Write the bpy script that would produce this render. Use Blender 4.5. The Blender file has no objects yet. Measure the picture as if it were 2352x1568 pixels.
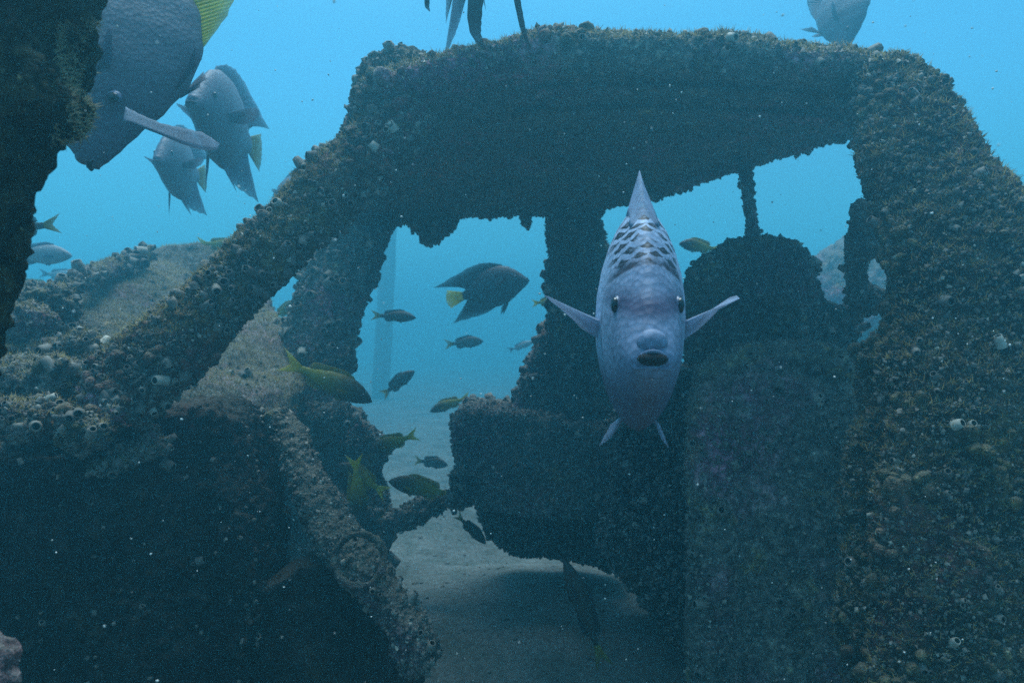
import bpy, bmesh, math, random
import numpy as np
from mathutils import Vector, Matrix, noise
random.seed(7); RNG = np.random.default_rng(7)
S = bpy.context.scene
COL = S.collection

# ------------------------------------------------------------------ camera
CAMZ = 0.85            # camera height over the sand
F = 1700.0             # focal length in units of a 2352 x 1568 frame
cam = bpy.data.objects.new('camera', bpy.data.cameras.new('camera'))
COL.objects.link(cam)
cam.location = (0, 0, CAMZ); cam.rotation_euler = (math.radians(90), 0, 0)
cam.data.sensor_width = 36; cam.data.lens = 36 * F / 2352
cam.data.clip_start = 0.05; cam.data.clip_end = 500
cam.data.dof.use_dof = True; cam.data.dof.focus_distance = 1.15; cam.data.dof.aperture_fstop = 8.0
S.camera = cam

# ------------------------------------------------------------------ water light from above
SUN_EL, SUN_AZ = 76, -10
w = bpy.data.worlds.new('World'); S.world = w; w.use_nodes = True
nt = w.node_tree; nt.nodes.clear()
N = nt.nodes.new; L = nt.links.new
tc = N('ShaderNodeTexCoord'); sep = N('ShaderNodeSeparateXYZ'); L(tc.outputs['Generated'], sep.inputs[0])
mx = N('ShaderNodeMath'); mx.operation = 'MAXIMUM'; mx.inputs[1].default_value = 0.12; L(sep.outputs[2], mx.inputs[0])
cmb = N('ShaderNodeCombineXYZ'); L(sep.outputs[0], cmb.inputs[0]); L(sep.outputs[1], cmb.inputs[1]); L(mx.outputs[0], cmb.inputs[2])
sky = N('ShaderNodeTexSky'); sky.sky_type = 'NISHITA'; sky.sun_disc = False
sky.sun_elevation = math.radians(SUN_EL); sky.sun_rotation = math.radians(SUN_AZ)
sky.dust_density = 0.4
L(cmb.outputs[0], sky.inputs[0])
bw = N('ShaderNodeRGBToBW'); L(sky.outputs[0], bw.inputs[0])
# daylight after its way down through the sea: the flatter the path, the bluer and dimmer
mr = N('ShaderNodeMapRange'); mr.inputs[1].default_value = -1; mr.inputs[2].default_value = 1; L(sep.outputs[2], mr.inputs[0])
rp = N('ShaderNodeValToRGB'); L(mr.outputs[0], rp.inputs[0])
cr = rp.color_ramp; cr.interpolation = 'EASE'
cr.elements[0].position = 0.0; cr.elements[0].color = (0.004, 0.02, 0.03, 1)
cr.elements[1].position = 1.0; cr.elements[1].color = (0.52, 0.85, 1.0, 1)
for p, c in ((0.44, (0.010, 0.064, 0.09, 1)), (0.50, (0.050, 0.235, 0.315, 1)), (0.56, (0.062, 0.315, 0.455, 1)), (0.68, (0.085, 0.37, 0.70, 1)), (0.82, (0.25, 0.60, 1.0, 1))):
    e = cr.elements.new(p); e.color = c
mul = N('ShaderNodeMix'); mul.data_type = 'RGBA'; mul.blend_type = 'MULTIPLY'; mul.inputs[0].default_value = 1
L(rp.outputs[0], mul.inputs[6]); L(bw.outputs[0], mul.inputs[7])
bg = N('ShaderNodeBackground'); bg.inputs[1].default_value = 0.15; L(mul.outputs[2], bg.inputs[0])
out = N('ShaderNodeOutputWorld'); L(bg.outputs[0], out.inputs[0])

sd = bpy.data.lights.new('sun', 'SUN'); sd.energy = 1.5; sd.angle = math.radians(40); sd.color = (0.78, 0.92, 1.0)
sun = bpy.data.objects.new('sun', sd); COL.objects.link(sun); sun.location = (0, 0, 6)
el, az = math.radians(SUN_EL), math.radians(SUN_AZ)
sdir = Vector((math.sin(az) * math.cos(el), math.cos(az) * math.cos(el), math.sin(el)))
sun.rotation_euler = sdir.to_track_quat('Z', 'Y').to_euler()
vs = S.view_settings; vs.view_transform = 'Standard'; vs.look = 'None'; vs.gamma = 1; vs.exposure = 1.62
S.cycles.max_bounces = 6; S.cycles.diffuse_bounces = 3; S.cycles.volume_bounces = 2
S.cycles.transmission_bounces = 2; S.cycles.transparent_max_bounces = 8
S.cycles.sample_clamp_indirect = 4.0
S.cycles.use_denoising = False

# ------------------------------------------------------------------ helpers
def at(u, v, y):
    """pixel of the 2352 x 1568 frame plus distance along the view -> world point"""
    return Vector(((u - 1176) / F * y, y, CAMZ + (784 - v) / F * y))

def tag(o, label=None, cat=None, group=None, kind=None):
    if label: o['label'] = label
    if cat: o['category'] = cat
    if group: o['group'] = group
    if kind: o['kind'] = kind
    return o

def empty(name, loc):
    o = bpy.data.objects.new(name, None); COL.objects.link(o); o.location = loc; o.empty_display_size = 0.05
    return o

def link(name, me, mat, parent=None):
    o = bpy.data.objects.new(name, me); COL.objects.link(o)
    if mat is not None and not me.materials: me.materials.append(mat)
    if parent is not None:
        o.parent = parent
    return o

def keep_world(o, parent):
    o.parent = parent; o.location = -Vector(parent.location)

def mesh_np(name, verts, faces):
    me = bpy.data.meshes.new(name); me.from_pydata([tuple(v) for v in verts], [], faces); me.update(); return me

def np_mesh(name, V, T):
    """large triangle mesh from numpy arrays"""
    me = bpy.data.meshes.new(name)
    me.vertices.add(len(V)); me.vertices.foreach_set('co', V.astype(np.float32).ravel())
    me.loops.add(T.size); me.loops.foreach_set('vertex_index', T.astype(np.int32).ravel())
    me.polygons.add(len(T)); me.polygons.foreach_set('loop_start', np.arange(0, T.size, 3, dtype=np.int32))
    me.polygons.foreach_set('loop_total', np.full(len(T), 3, dtype=np.int32))
    me.update(); me.validate(); return me

# ------------------------------------------------------------------ materials
def mat_base(name, rough=0.8, spec=0.3):
    m = bpy.data.materials.new(name); m.use_nodes = True
    b = m.node_tree.nodes['Principled BSDF']; b.inputs['Roughness'].default_value = rough
    b.inputs['Specular IOR Level'].default_value = spec
    return m, m.node_tree, b

def nz(nt, scale, detail=4, rough=0.6, coord='Object'):
    t = nt.nodes.new('ShaderNodeTexCoord'); n = nt.nodes.new('ShaderNodeTexNoise')
    n.inputs['Scale'].default_value = scale; n.inputs['Detail'].default_value = detail; n.inputs['Roughness'].default_value = rough
    nt.links.new(t.outputs[coord], n.inputs['Vector']); return n

def ramp(nt, src, stops, interp='LINEAR'):
    r = nt.nodes.new('ShaderNodeValToRGB'); nt.links.new(src, r.inputs[0]); r.color_ramp.interpolation = interp
    els = r.color_ramp.elements
    els[0].position, els[0].color = stops[0][0], (*stops[0][1], 1)
    els[1].position, els[1].color = stops[-1][0], (*stops[-1][1], 1)
    for p, c in stops[1:-1]:
        e = els.new(p); e.color = (*c, 1)
    return r

def mixc(nt, fac, a, b, mode='MIX'):
    m = nt.nodes.new('ShaderNodeMix'); m.data_type = 'RGBA'; m.blend_type = mode
    for sock, val in ((m.inputs[0], fac), (m.inputs[6], a), (m.inputs[7], b)):
        if isinstance(val, (int, float)): sock.default_value = val
        elif isinstance(val, tuple): sock.default_value = (*val, 1)
        else: nt.links.new(val, sock)
    return m.outputs[2]

def crust_mat(name, dark, mid, pale, silt=(0.30, 0.26, 0.19), silt_amt=0.7, bump=0.9, speck=0.66):
    m, nt, b = mat_base(name, 0.9, 0.2)
    n1 = nz(nt, 9, 5, 0.65); n2 = nz(nt, 55, 4, 0.7); n3 = nz(nt, 170, 2, 0.6); n4 = nz(nt, 3.2, 3)
    c1 = ramp(nt, n1.outputs[0], [(0.33, dark), (0.52, mid), (0.72, pale)])
    c2 = ramp(nt, n2.outputs[0], [(0.34, (0.18, 0.18, 0.2)), (0.52, (0.8, 0.8, 0.8)), (0.70, (2.3, 2.2, 2.0))])
    c = mixc(nt, 1.0, c1.outputs[0], c2.outputs[0], 'MULTIPLY')
    pk = ramp(nt, n4.outputs[0], [(0.5, (0, 0, 0)), (0.66, (1, 1, 1))])
    c = mixc(nt, pk.outputs[0], c, mixc(nt, 1.0, c, (1.6, 0.75, 1.25), 'MULTIPLY'))      # coralline patches
    n5 = nz(nt, 4.7, 5, 0.7); n6 = nz(nt, 14, 4, 0.7)
    oc = ramp(nt, n5.outputs[0], [(0.55, (0, 0, 0)), (0.68, (1, 1, 1))])
    c = mixc(nt, oc.outputs[0], c, mixc(nt, 1.0, c, (1.9, 1.45, 0.55), 'MULTIPLY'))       # ochre algae
    gp = ramp(nt, n6.outputs[0], [(0.60, (0, 0, 0)), (0.68, (0.75, 0.75, 0.75))])
    c = mixc(nt, gp.outputs[0], c, (pale[0] * 1.3, pale[1] * 1.35, pale[2] * 1.4))        # grey sponge film
    sp = ramp(nt, n3.outputs[0], [(speck, (0, 0, 0)), (speck + 0.05, (1, 1, 1))])
    c = mixc(nt, sp.outputs[0], c, (pale[0] * 2.4, pale[1] * 2.4, pale[2] * 2.3))
    if silt_amt > 0:                                                                     # sediment settled on ledges
        g = nt.nodes.new('ShaderNodeNewGeometry'); sp3 = nt.nodes.new('ShaderNodeSeparateXYZ'); nt.links.new(g.outputs['Normal'], sp3.inputs[0])
        k = ramp(nt, sp3.outputs[2], [(0.35, (0, 0, 0)), (0.85, (silt_amt,) * 3)])
        c = mixc(nt, k.outputs[0], c, mixc(nt, n2.outputs[0], silt, tuple(x * 0.55 for x in silt)))
    nt.links.new(c, b.inputs['Base Color'])
    bp = nt.nodes.new('ShaderNodeBump'); bp.inputs['Strength'].default_value = bump; bp.inputs['Distance'].default_value = 0.012
    ad = nt.nodes.new('ShaderNodeMath'); ad.operation = 'ADD'; nt.links.new(n2.outputs[0], ad.inputs[0]); nt.links.new(n3.outputs[0], ad.inputs[1])
    nt.links.new(ad.outputs[0], bp.inputs['Height']); nt.links.new(bp.outputs[0], b.inputs['Normal'])
    return m

M = {}
M['crust'] = crust_mat('crust', (0.11, 0.108, 0.10), (0.24, 0.23, 0.20), (0.38, 0.36, 0.30))
M['crust_brown'] = crust_mat('crust_brown', (0.055, 0.048, 0.030), (0.14, 0.11, 0.060), (0.25, 0.205, 0.12))
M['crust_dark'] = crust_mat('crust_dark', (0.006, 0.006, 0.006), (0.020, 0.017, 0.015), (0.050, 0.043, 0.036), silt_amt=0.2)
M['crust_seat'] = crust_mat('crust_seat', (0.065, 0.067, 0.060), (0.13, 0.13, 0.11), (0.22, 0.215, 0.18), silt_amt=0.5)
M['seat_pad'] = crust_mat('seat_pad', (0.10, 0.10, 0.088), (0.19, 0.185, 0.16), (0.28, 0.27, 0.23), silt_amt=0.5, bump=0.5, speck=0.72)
M['crust_rust'] = crust_mat('crust_rust', (0.022, 0.017, 0.013), (0.075, 0.055, 0.038), (0.17, 0.135, 0.09), silt_amt=0.5)
M['post_crust'] = crust_mat('post_crust', (0.016, 0.015, 0.009), (0.05, 0.042, 0.022), (0.11, 0.09, 0.05), silt_amt=0.3)
M['silt'] = crust_mat('silt', (0.11, 0.092, 0.075), (0.18, 0.155, 0.13), (0.25, 0.22, 0.18), silt=(0.27, 0.24, 0.20), silt_amt=0.6, bump=0.5, speck=0.74)
M['sponge'] = crust_mat('sponge', (0.05, 0.045, 0.025), (0.11, 0.095, 0.05), (0.17, 0.15, 0.09), silt_amt=0.5)

def sand_mat():
    m, nt, b = mat_base('sand', 0.95, 0.1)
    n1 = nz(nt, 1.7, 5); n2 = nz(nt, 60, 4, 0.7); n3 = nz(nt, 9, 4)
    c = ramp(nt, n1.outputs[0], [(0.3, (0.11, 0.107, 0.094)), (0.7, (0.22, 0.21, 0.185))]).outputs[0]
    c = mixc(nt, 1, c, ramp(nt, n2.outputs[0], [(0.3, (0.55, 0.55, 0.55)), (0.7, (1.3, 1.3, 1.3))]).outputs[0], 'MULTIPLY')
    c = mixc(nt, 1, c, ramp(nt, n3.outputs[0], [(0.35, (0.7, 0.75, 0.7)), (0.6, (1.1, 1.1, 1.1))]).outputs[0], 'MULTIPLY')
    nt.links.new(c, b.inputs['Base Color'])
    bp = nt.nodes.new('ShaderNodeBump'); bp.inputs['Strength'].default_value = 0.6; bp.inputs['Distance'].default_value = 0.012
    nt.links.new(n2.outputs[0], bp.inputs['Height']); nt.links.new(bp.outputs[0], b.inputs['Normal'])
    return m
M['sand'] = sand_mat()

def plain(name, c, rough=0.6, scale=40, var=0.35, spec=0.3, bump=0.0):
    m, nt, b = mat_base(name, rough, spec)
    n = nz(nt, scale, 4)
    k = ramp(nt, n.outputs[0], [(0.3, tuple(x * (1 - var) for x in c)), (0.7, tuple(min(1, x * (1 + var)) for x in c))])
    nt.links.new(k.outputs[0], b.inputs['Base Color'])
    if bump:
        bp = nt.nodes.new('ShaderNodeBump'); bp.inputs['Strength'].default_value = bump; bp.inputs['Distance'].default_value = 0.004
        nt.links.new(n.outputs[0], bp.inputs['Height']); nt.links.new(bp.outputs[0], b.inputs['Normal'])
    return m
M['shell'] = plain('shell', (0.22, 0.195, 0.16), 0.7, 90, 0.6)
M['shell_dark'] = plain('shell_dark', (0.14, 0.128, 0.108), 0.8, 60, 0.7)
M['shell_pale'] = plain('shell_pale', (0.42, 0.38, 0.31), 0.6, 90, 0.4)
def leafy(name, c):
    m = plain(name, c, 0.8, 20, 0.4); nt = m.node_tree; b = nt.nodes['Principled BSDF']; o = nt.nodes['Material Output']
    tr = nt.nodes.new('ShaderNodeBsdfTranslucent'); mx_ = nt.nodes.new('ShaderNodeMixShader'); mx_.inputs[0].default_value = 0.55
    src = b.inputs['Base Color'].links[0].from_socket; nt.links.new(src, tr.inputs[0])
    nt.links.new(b.outputs[0], mx_.inputs[1]); nt.links.new(tr.outputs[0], mx_.inputs[2]); nt.links.new(mx_.outputs[0], o.inputs[0]); return m
M['turf'] = leafy('turf', (0.42, 0.35, 0.16))
M['fringe'] = leafy('fringe', (0.6, 0.52, 0.34)) #'fringe', (0.42, 0.36, 0.22), 0.7, 20, 0.4)
M['snow'] = plain('snow', (0.75, 0.75, 0.7), 0.6, 30, 0.2)
M['hollow'] = plain('hollow', (0.012, 0.011, 0.010), 0.9, 60, 0.3)
M['eye'] = plain('eye', (0.006, 0.006, 0.008), 0.12, 30, 0.2, 0.6)
M['iris'] = plain('iris', (0.16, 0.18, 0.26), 0.3, 60, 0.3, 0.5)
M['mouth'] = plain('mouth', (0.018, 0.012, 0.012), 0.8, 30, 0.2)

# ------------------------------------------------------------------ seabed
def fbm(x, y, s, seed=0.0):
    return noise.noise(Vector((x * s + seed, y * s - seed, seed)))
def ground_z(x, y):
    d = math.hypot(x - 0.2, y - 2)
    z = 0.05 * fbm(x, y, 0.7, 3.1) + 0.022 * fbm(x, y, 2.6, 8.0) + 0.008 * fbm(x, y, 9, 1.7)
    z += 0.10 * math.exp(-((x - 0.15) ** 2 / 0.5 + (y - 2.1) ** 2 / 0.35))          # sand drifted into the cab
    z += 0.10 * math.exp(-(((x + 0.45) / 0.35) ** 2 + ((y - 3.6) / 0.4) ** 2))
    return z
def build_seabed():
    a = np.sinh(np.linspace(-4.6, 4.6, 261)); a = a / a.max() * 60
    vs_, fs = [], []
    n = len(a)
    for j in range(n):
        for i in range(n):
            x, y = a[i], a[j] + 2.0
            vs_.append((x, y, ground_z(x, y)))
    for j in range(n - 1):
        for i in range(n - 1):
            k = j * n + i; fs.append((k, k + 1, k + n + 1, k + n))
    me = mesh_np('seabed', vs_, fs); me.polygons.foreach_set('use_smooth', [True] * len(fs))
    return tag(link('seabed', me, M['sand']), kind='structure')
build_seabed()

# ------------------------------------------------------------------ encrusted solids
TEX = {}
def tex(kind, size, depth=2):
    key = (kind, size, depth)
    if key not in TEX:
        t = bpy.data.textures.new('%s_%g' % (kind.lower(), size), kind); t.noise_scale = size
        if kind == 'CLOUDS': t.noise_depth = depth
        TEX[key] = t
    return TEX[key]

def bake(bm, name, mat, parent=None, voxel=0.009, smooth=6, coarse=0.028, fine=0.010, vscale=0.016, cscale=0.13):
    """closed pieces -> one lumpy overgrown solid, modifiers applied"""
    me = bpy.data.meshes.new(name); bmesh.ops.recalc_face_normals(bm, faces=bm.faces); bm.to_mesh(me); bm.free()
    o = bpy.data.objects.new(name, me); COL.objects.link(o)
    r = o.modifiers.new('r', 'REMESH'); r.mode = 'VOXEL'; r.voxel_size = voxel
    if smooth:
        s = o.modifiers.new('s', 'SMOOTH'); s.factor = 0.5; s.iterations = smooth
    def disp(t, st, mid=0.5):
        d = o.modifiers.new('d', 'DISPLACE'); d.texture = t; d.strength = st; d.mid_level = mid; d.texture_coords = 'LOCAL'
    if coarse: disp(tex('CLOUDS', cscale, 3), coarse)
    if fine:
        disp(tex('VORONOI', vscale), -fine, 0.35)
        disp(tex('CLOUDS', 0.012, 2), fine * 1.1)
    dg = bpy.context.evaluated_depsgraph_get()
    nm = bpy.data.meshes.new_from_object(o.evaluated_get(dg), depsgraph=dg)
    nm.name = name
    bpy.data.objects.remove(o); bpy.data.meshes.remove(me)
    nm.materials.clear(); nm.materials.append(mat)
    nm.polygons.foreach_set('use_smooth', np.ones(len(nm.polygons), dtype=bool))
    ob = bpy.data.objects.new(name, nm); COL.objects.link(ob)
    if parent is not None: keep_world(ob, parent)
    return ob

def add_slab(bm, outline, thick, default_y=None, back=False):
    """outline: (u, v, y) points, extruded straight back by thick metres"""
    P = [at(p[0], p[1], p[2] if len(p) > 2 else default_y) for p in outline]
    f = [bm.verts.new(p - Vector((0, thick if back else 0, 0))) for p in P]
    b = [bm.verts.new(p + Vector((0, 0 if back else thick, 0))) for p in P]
    n = len(P)
    fa = bm.faces.new(f); fb = bm.faces.new(b[::-1])
    for i in range(n):
        bm.faces.new((f[i], b[i], b[(i + 1) % n], f[(i + 1) % n]))
    bmesh.ops.triangulate(bm, faces=[fa, fb])

def add_sweep(bm, pts, rad, depth=None, seg=14):
    """pts (u,v,y); rad: half width across the view in m; depth: half size along the view"""
    P = [at(*p) for p in pts]; n = len(P)
    rad = rad if isinstance(rad, (list, tuple)) else [rad] * n
    depth = depth if isinstance(depth, (list, tuple)) else [depth] * n
    rings = []
    for i, p in enumerate(P):
        t = (P[min(i + 1, n - 1)] - P[max(i - 1, 0)]).normalized()
        s = t.cross(Vector((0, 1, 0))).normalized(); d = s.cross(t).normalized()
        rr, dd = rad[i], depth[i] if depth[i] else rad[i]
        rings.append([bm.verts.new(p + s * rr * math.cos(a) + d * dd * math.sin(a)) for a in [2 * math.pi * k / seg for k in range(seg)]])
    for a, b in zip(rings, rings[1:]):
        for k in range(seg):
            bm.faces.new((a[k], a[(k + 1) % seg], b[(k + 1) % seg], b[k]))
    bm.faces.new(rings[0][::-1]); bm.faces.new(rings[-1])

def add_blob(bm, u, v, y, r, sc=(1, 1, 1), sub=3):
    m = Matrix.Translation(at(u, v, y)) @ Matrix.Diagonal((r * sc[0], r * sc[1], r * sc[2], 1))
    bmesh.ops.create_icosphere(bm, subdivisions=sub, radius=1, matrix=m)

def add_loft(bm, A, B, thick, nu=24, nv=14, crown=0.0):
    """roof sheet between two (u,v,y) curves, thickness upward"""
    def samp(C, t):
        C = [at(*c) for c in C]; x = t * (len(C) - 1); i = min(int(x), len(C) - 2); return C[i].lerp(C[i + 1], x - i)
    lo, hi = [], []
    for j in range(nv + 1):
        rl, rh = [], []
        for i in range(nu + 1):
            p = samp(A, i / nu).lerp(samp(B, i / nu), j / nv)
            p.z += crown * math.sin(math.pi * j / nv) * math.sin(math.pi * (0.1 + 0.8 * i / nu))
            rl.append(bm.verts.new(p)); rh.append(bm.verts.new(p + Vector((0, 0, thick))))
        lo.append(rl); hi.append(rh)
    for j in range(nv):
        for i in range(nu):
            bm.faces.new((lo[j][i], lo[j + 1][i], lo[j + 1][i + 1], lo[j][i + 1]))
            bm.faces.new((hi[j][i], hi[j][i + 1], hi[j + 1][i + 1], hi[j + 1][i]))
    for j in range(nv):
        for i in (0, nu): bm.faces.new((lo[j][i], hi[j][i], hi[j + 1][i], lo[j + 1][i]))
    for i in range(nu):
        for j in (0, nv): bm.faces.new((lo[j][i], lo[j][i + 1], hi[j][i + 1], hi[j][i]))

wreck = empty('sunken_vehicle', (0.2, 1.9, 0.0))
tag(wreck, 'overgrown sunken vehicle cab with roof, pillars, dashboard and two seats standing on the sand', 'wreck')
PARTS = []
def part(name, fn, mat, **k):
    bm = bmesh.new(); fn(bm); o = bake(bm, name, mat, k.pop('parent', wreck), **k); PARTS.append(o); return o

NEAR = [(840, 235, 1.44), (960, 185, 1.41), (1100, 148, 1.38), (1250, 124, 1.36), (1500, 124, 1.35), (1750, 140, 1.34), (1950, 162, 1.33), (2080, 190, 1.31)]
FAR = [(800, 520, 2.46), (930, 492, 2.46), (1060, 474, 2.45), (1250, 478, 2.40), (1400, 458, 2.36), (1560, 415, 2.30), (1750, 352, 2.22), (1960, 296, 2.12)]
def f_roof(bm):
    add_loft(bm, NEAR, FAR, 0.05, crown=0.03)
    add_sweep(bm, FAR, 0.03, 0.04)
part('roof', f_roof, M['crust'], voxel=0.007, coarse=0.028, fine=0.010)
part('roof_rail', lambda bm: add_sweep(bm, NEAR, 0.034, 0.045), M['crust'], voxel=0.006, coarse=0.018)
part('pillar', lambda bm: add_sweep(bm, [(960, 250, 1.43), (880, 330, 1.42), (780, 415, 1.40), (690, 500, 1.37), (560, 640, 1.33), (400, 790, 1.29), (250, 920, 1.26)],
     [0.062, 0.066, 0.066, 0.064, 0.062, 0.066, 0.08], 0.05), M['crust_brown'], voxel=0.006, coarse=0.026)
part('pillar', lambda bm: add_sweep(bm, [(850, 470, 2.44), (812, 560, 2.40), (775, 650, 2.36), (738, 760, 2.32), (718, 900, 2.28), (700, 1010, 2.24)],
     [0.10, 0.108, 0.115, 0.118, 0.112, 0.10], 0.06), M['crust'], voxel=0.009)
part('pillar', lambda bm: add_sweep(bm, [(1318, 440, 2.40), (1318, 520, 2.40), (1332, 590, 2.40), (1325, 680, 2.40), (1322, 780, 2.40), (1320, 900, 2.40)],
     [0.098, 0.090, 0.100, 0.102, 0.090, 0.085], 0.06), M['crust'], voxel=0.010)
def f_rp(bm):
    add_sweep(bm, [(2010, 175, 1.33), (2065, 250, 1.29), (2110, 350, 1.25), (2180, 470, 1.21), (2240, 640, 1.17), (2270, 850, 1.14), (2260, 1150, 1.10), (2250, 1700, 1.06), (2250, 2230, 1.05)],
              [0.062, 0.088, 0.105, 0.125, 0.135, 0.150, 0.165, 0.175, 0.175], [0.06] * 9)
    add_blob(bm, 2150, 870, 1.16, 0.10, (1, 0.6, 1.1)); add_blob(bm, 2050, 1150, 1.22, 0.08, (1, .8, 2.6)); add_blob(bm, 2080, 720, 1.2, 0.05, (0.7, .7, 1.6)); add_blob(bm, 2040, 900, 1.24, 0.055, (1, .8, 2.0)); add_blob(bm, 2040, 1420, 1.2, 0.08, (1, .8, 2.6))
part('rear_pillar', f_rp, M['crust_rust'], voxel=0.007, coarse=0.03, fine=0.012)
part('strap_bar', lambda bm: add_sweep(bm, [(1700, 345, 2.2), (1712, 400, 2.15), (1722, 470, 2.1), (1732, 560, 2.05)], 0.020, 0.012), M['crust'], voxel=0.006, smooth=2, coarse=0.01, fine=0.008)
part('belt_post', lambda bm: (add_sweep(bm, [(1990, 470, 1.5), (1975, 560, 1.55), (1965, 640, 1.58), (1975, 730, 1.6)], 0.024, 0.024), add_blob(bm, 1985, 560, 1.54, 0.035), add_blob(bm, 1995, 690, 1.56, 0.04)), M['crust'], voxel=0.006, smooth=2, coarse=0.03)

for rib in ([(1230, 212, 1.53), (1500, 206, 1.51), (1750, 214, 1.53), (1960, 230, 1.56)], [(1180, 262, 1.68), (1500, 256, 1.66), (1750, 266, 1.69), (1960, 285, 1.74)]):
    part('roof_rib', lambda bm: add_sweep(bm, rib, 0.011, 0.02), M['crust'], voxel=0.005, smooth=2, coarse=0.008, fine=0.006)
# hanging growth under the far rail
HANG = ((960, 510, .03), (985, 540, .032), (1010, 528, .028), (1032, 515, .022), (1045, 492, .02), (940, 495, .025))
part('hanging_growth', lambda bm: [add_blob(bm, u, v, 2.44, r, (1, 1, 1.1)) for u, v, r in HANG], M['crust'], voxel=0.008, smooth=1, coarse=0.03, fine=0.016)
part('hanging_growth', lambda bm: [add_blob(bm, u, v, 2.42, r, (1, 1, 1.2)) for u, v, r in ((1208, 500, .024), (1212, 520, .016))], M['crust'], voxel=0.007, smooth=1, coarse=0.02, fine=0.012)

# bonnet with sediment, cowl, dashboard
part('bonnet', lambda bm: add_slab(bm, [(120, 690, 1.9), (190, 640, 2.1), (330, 572, 2.6), (460, 555, 2.7), (600, 690, 2.6), (640, 745, 2.4), (680, 900, 2.05), (640, 1010, 1.85), (430, 960, 1.75), (250, 850, 1.75)], 0.12), M['silt'], voxel=0.010, smooth=10, coarse=0.05, fine=0.006)
part('bonnet_edge', lambda bm: add_sweep(bm, [(110, 690, 1.75), (190, 640, 1.95), (270, 608, 2.2), (345, 582, 2.4)], [0.03, 0.025, 0.022, 0.02], 0.03), M['crust'], voxel=0.008)
def f_cowl(bm):
    add_slab(bm, [(-120, 780, 1.62), (40, 695, 1.76), (110, 655, 1.80), (170, 720, 1.76), (230, 790, 1.62), (320, 880, 1.50), (420, 960, 1.46), (440, 1020, 1.40), (300, 1060, 1.34), (-120, 1060, 1.30)], 0.16, back=True)
    for u, v, y, r in ((120, 690, 1.6, .05), (70, 740, 1.5, .05), (190, 810, 1.42, .04), (40, 860, 1.36, .045), (130, 880, 1.3, .045), (250, 930, 1.24, .04), (60, 960, 1.2, .045), (190, 980, 1.18, .04)):
        add_blob(bm, u, v, y, r, (1.1, 1, 0.9))
part('cowl', f_cowl, M['crust'], voxel=0.007, coarse=0.07, fine=0.018, cscale=0.08)
def f_dash(bm):
    add_slab(bm, [(-150, 985, 1.36), (150, 1000, 1.38), (330, 1000, 1.42), (430, 945, 1.5), (450, 915, 1.56), (560, 910, 1.60), (618, 930, 1.62), (640, 1010, 1.60), (672, 1200, 1.54), (678, 1330, 1.50), (650, 1420, 1.48), (630, 1900, 1.46), (-150, 1950, 1.36)], 0.24, back=True)
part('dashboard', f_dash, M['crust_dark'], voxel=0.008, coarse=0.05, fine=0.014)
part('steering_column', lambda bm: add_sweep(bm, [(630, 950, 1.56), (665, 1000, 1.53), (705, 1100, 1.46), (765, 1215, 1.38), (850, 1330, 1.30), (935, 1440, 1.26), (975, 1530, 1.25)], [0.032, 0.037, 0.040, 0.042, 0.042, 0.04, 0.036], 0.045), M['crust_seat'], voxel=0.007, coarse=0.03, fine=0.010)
def f_sill(bm):
    add_slab(bm, [(600, 900, 2.35), (700, 900, 2.35), (812, 945, 2.35), (850, 990, 2.32), (905, 1030, 2.3), (868, 1065, 2.3), (852, 1105, 2.28), (872, 1150, 2.26), (905, 1205, 2.22), (880, 1260, 2.2), (890, 1345, 2.15), (640, 1400, 2.1), (560, 1150, 2.2)], 0.14)
    for u, v, r in ((905, 1195, .035), (945, 1178, .04), (985, 1160, .038), (1020, 1145, .034), (760, 960, .06), (800, 1180, .07)): add_blob(bm, u, v, 2.22, r, (1.2, 1, .8))
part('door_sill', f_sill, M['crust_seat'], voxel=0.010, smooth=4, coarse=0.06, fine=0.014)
def f_con(bm):
    add_slab(bm, [(600, 1330, 1.42), (720, 1260, 1.45), (830, 1250, 1.46), (890, 1310, 1.46), (950, 1420, 1.45), (975, 1560, 1.43), (970, 1870, 1.4), (560, 1890, 1.38)], 0.10, back=True)
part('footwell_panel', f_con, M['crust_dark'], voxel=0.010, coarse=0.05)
def f_ring(bm):
    c = at(825, 1285, 1.27); n = 28
    rings = []
    for i in range(n):
        a = 2 * math.pi * i / n; ctr = c + Vector((0.044 * math.cos(a), 0.012 * math.sin(a), 0.042 * math.sin(a)))
        o = Vector((math.cos(a), 0, math.sin(a)))
        rings.append([bm.verts.new(ctr + (o * math.cos(b) + Vector((0, 1, 0)) * math.sin(b)) * 0.009) for b in [2 * math.pi * k / 8 for k in range(8)]])
    for i in range(n):
        for k in range(8): bm.faces.new((rings[i][k], rings[i][(k + 1) % 8], rings[(i + 1) % n][(k + 1) % 8], rings[(i + 1) % n][k]))
part('pipe_ring', f_ring, M['crust_seat'], voxel=0.005, smooth=1, coarse=0.01, fine=0.006)

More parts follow.
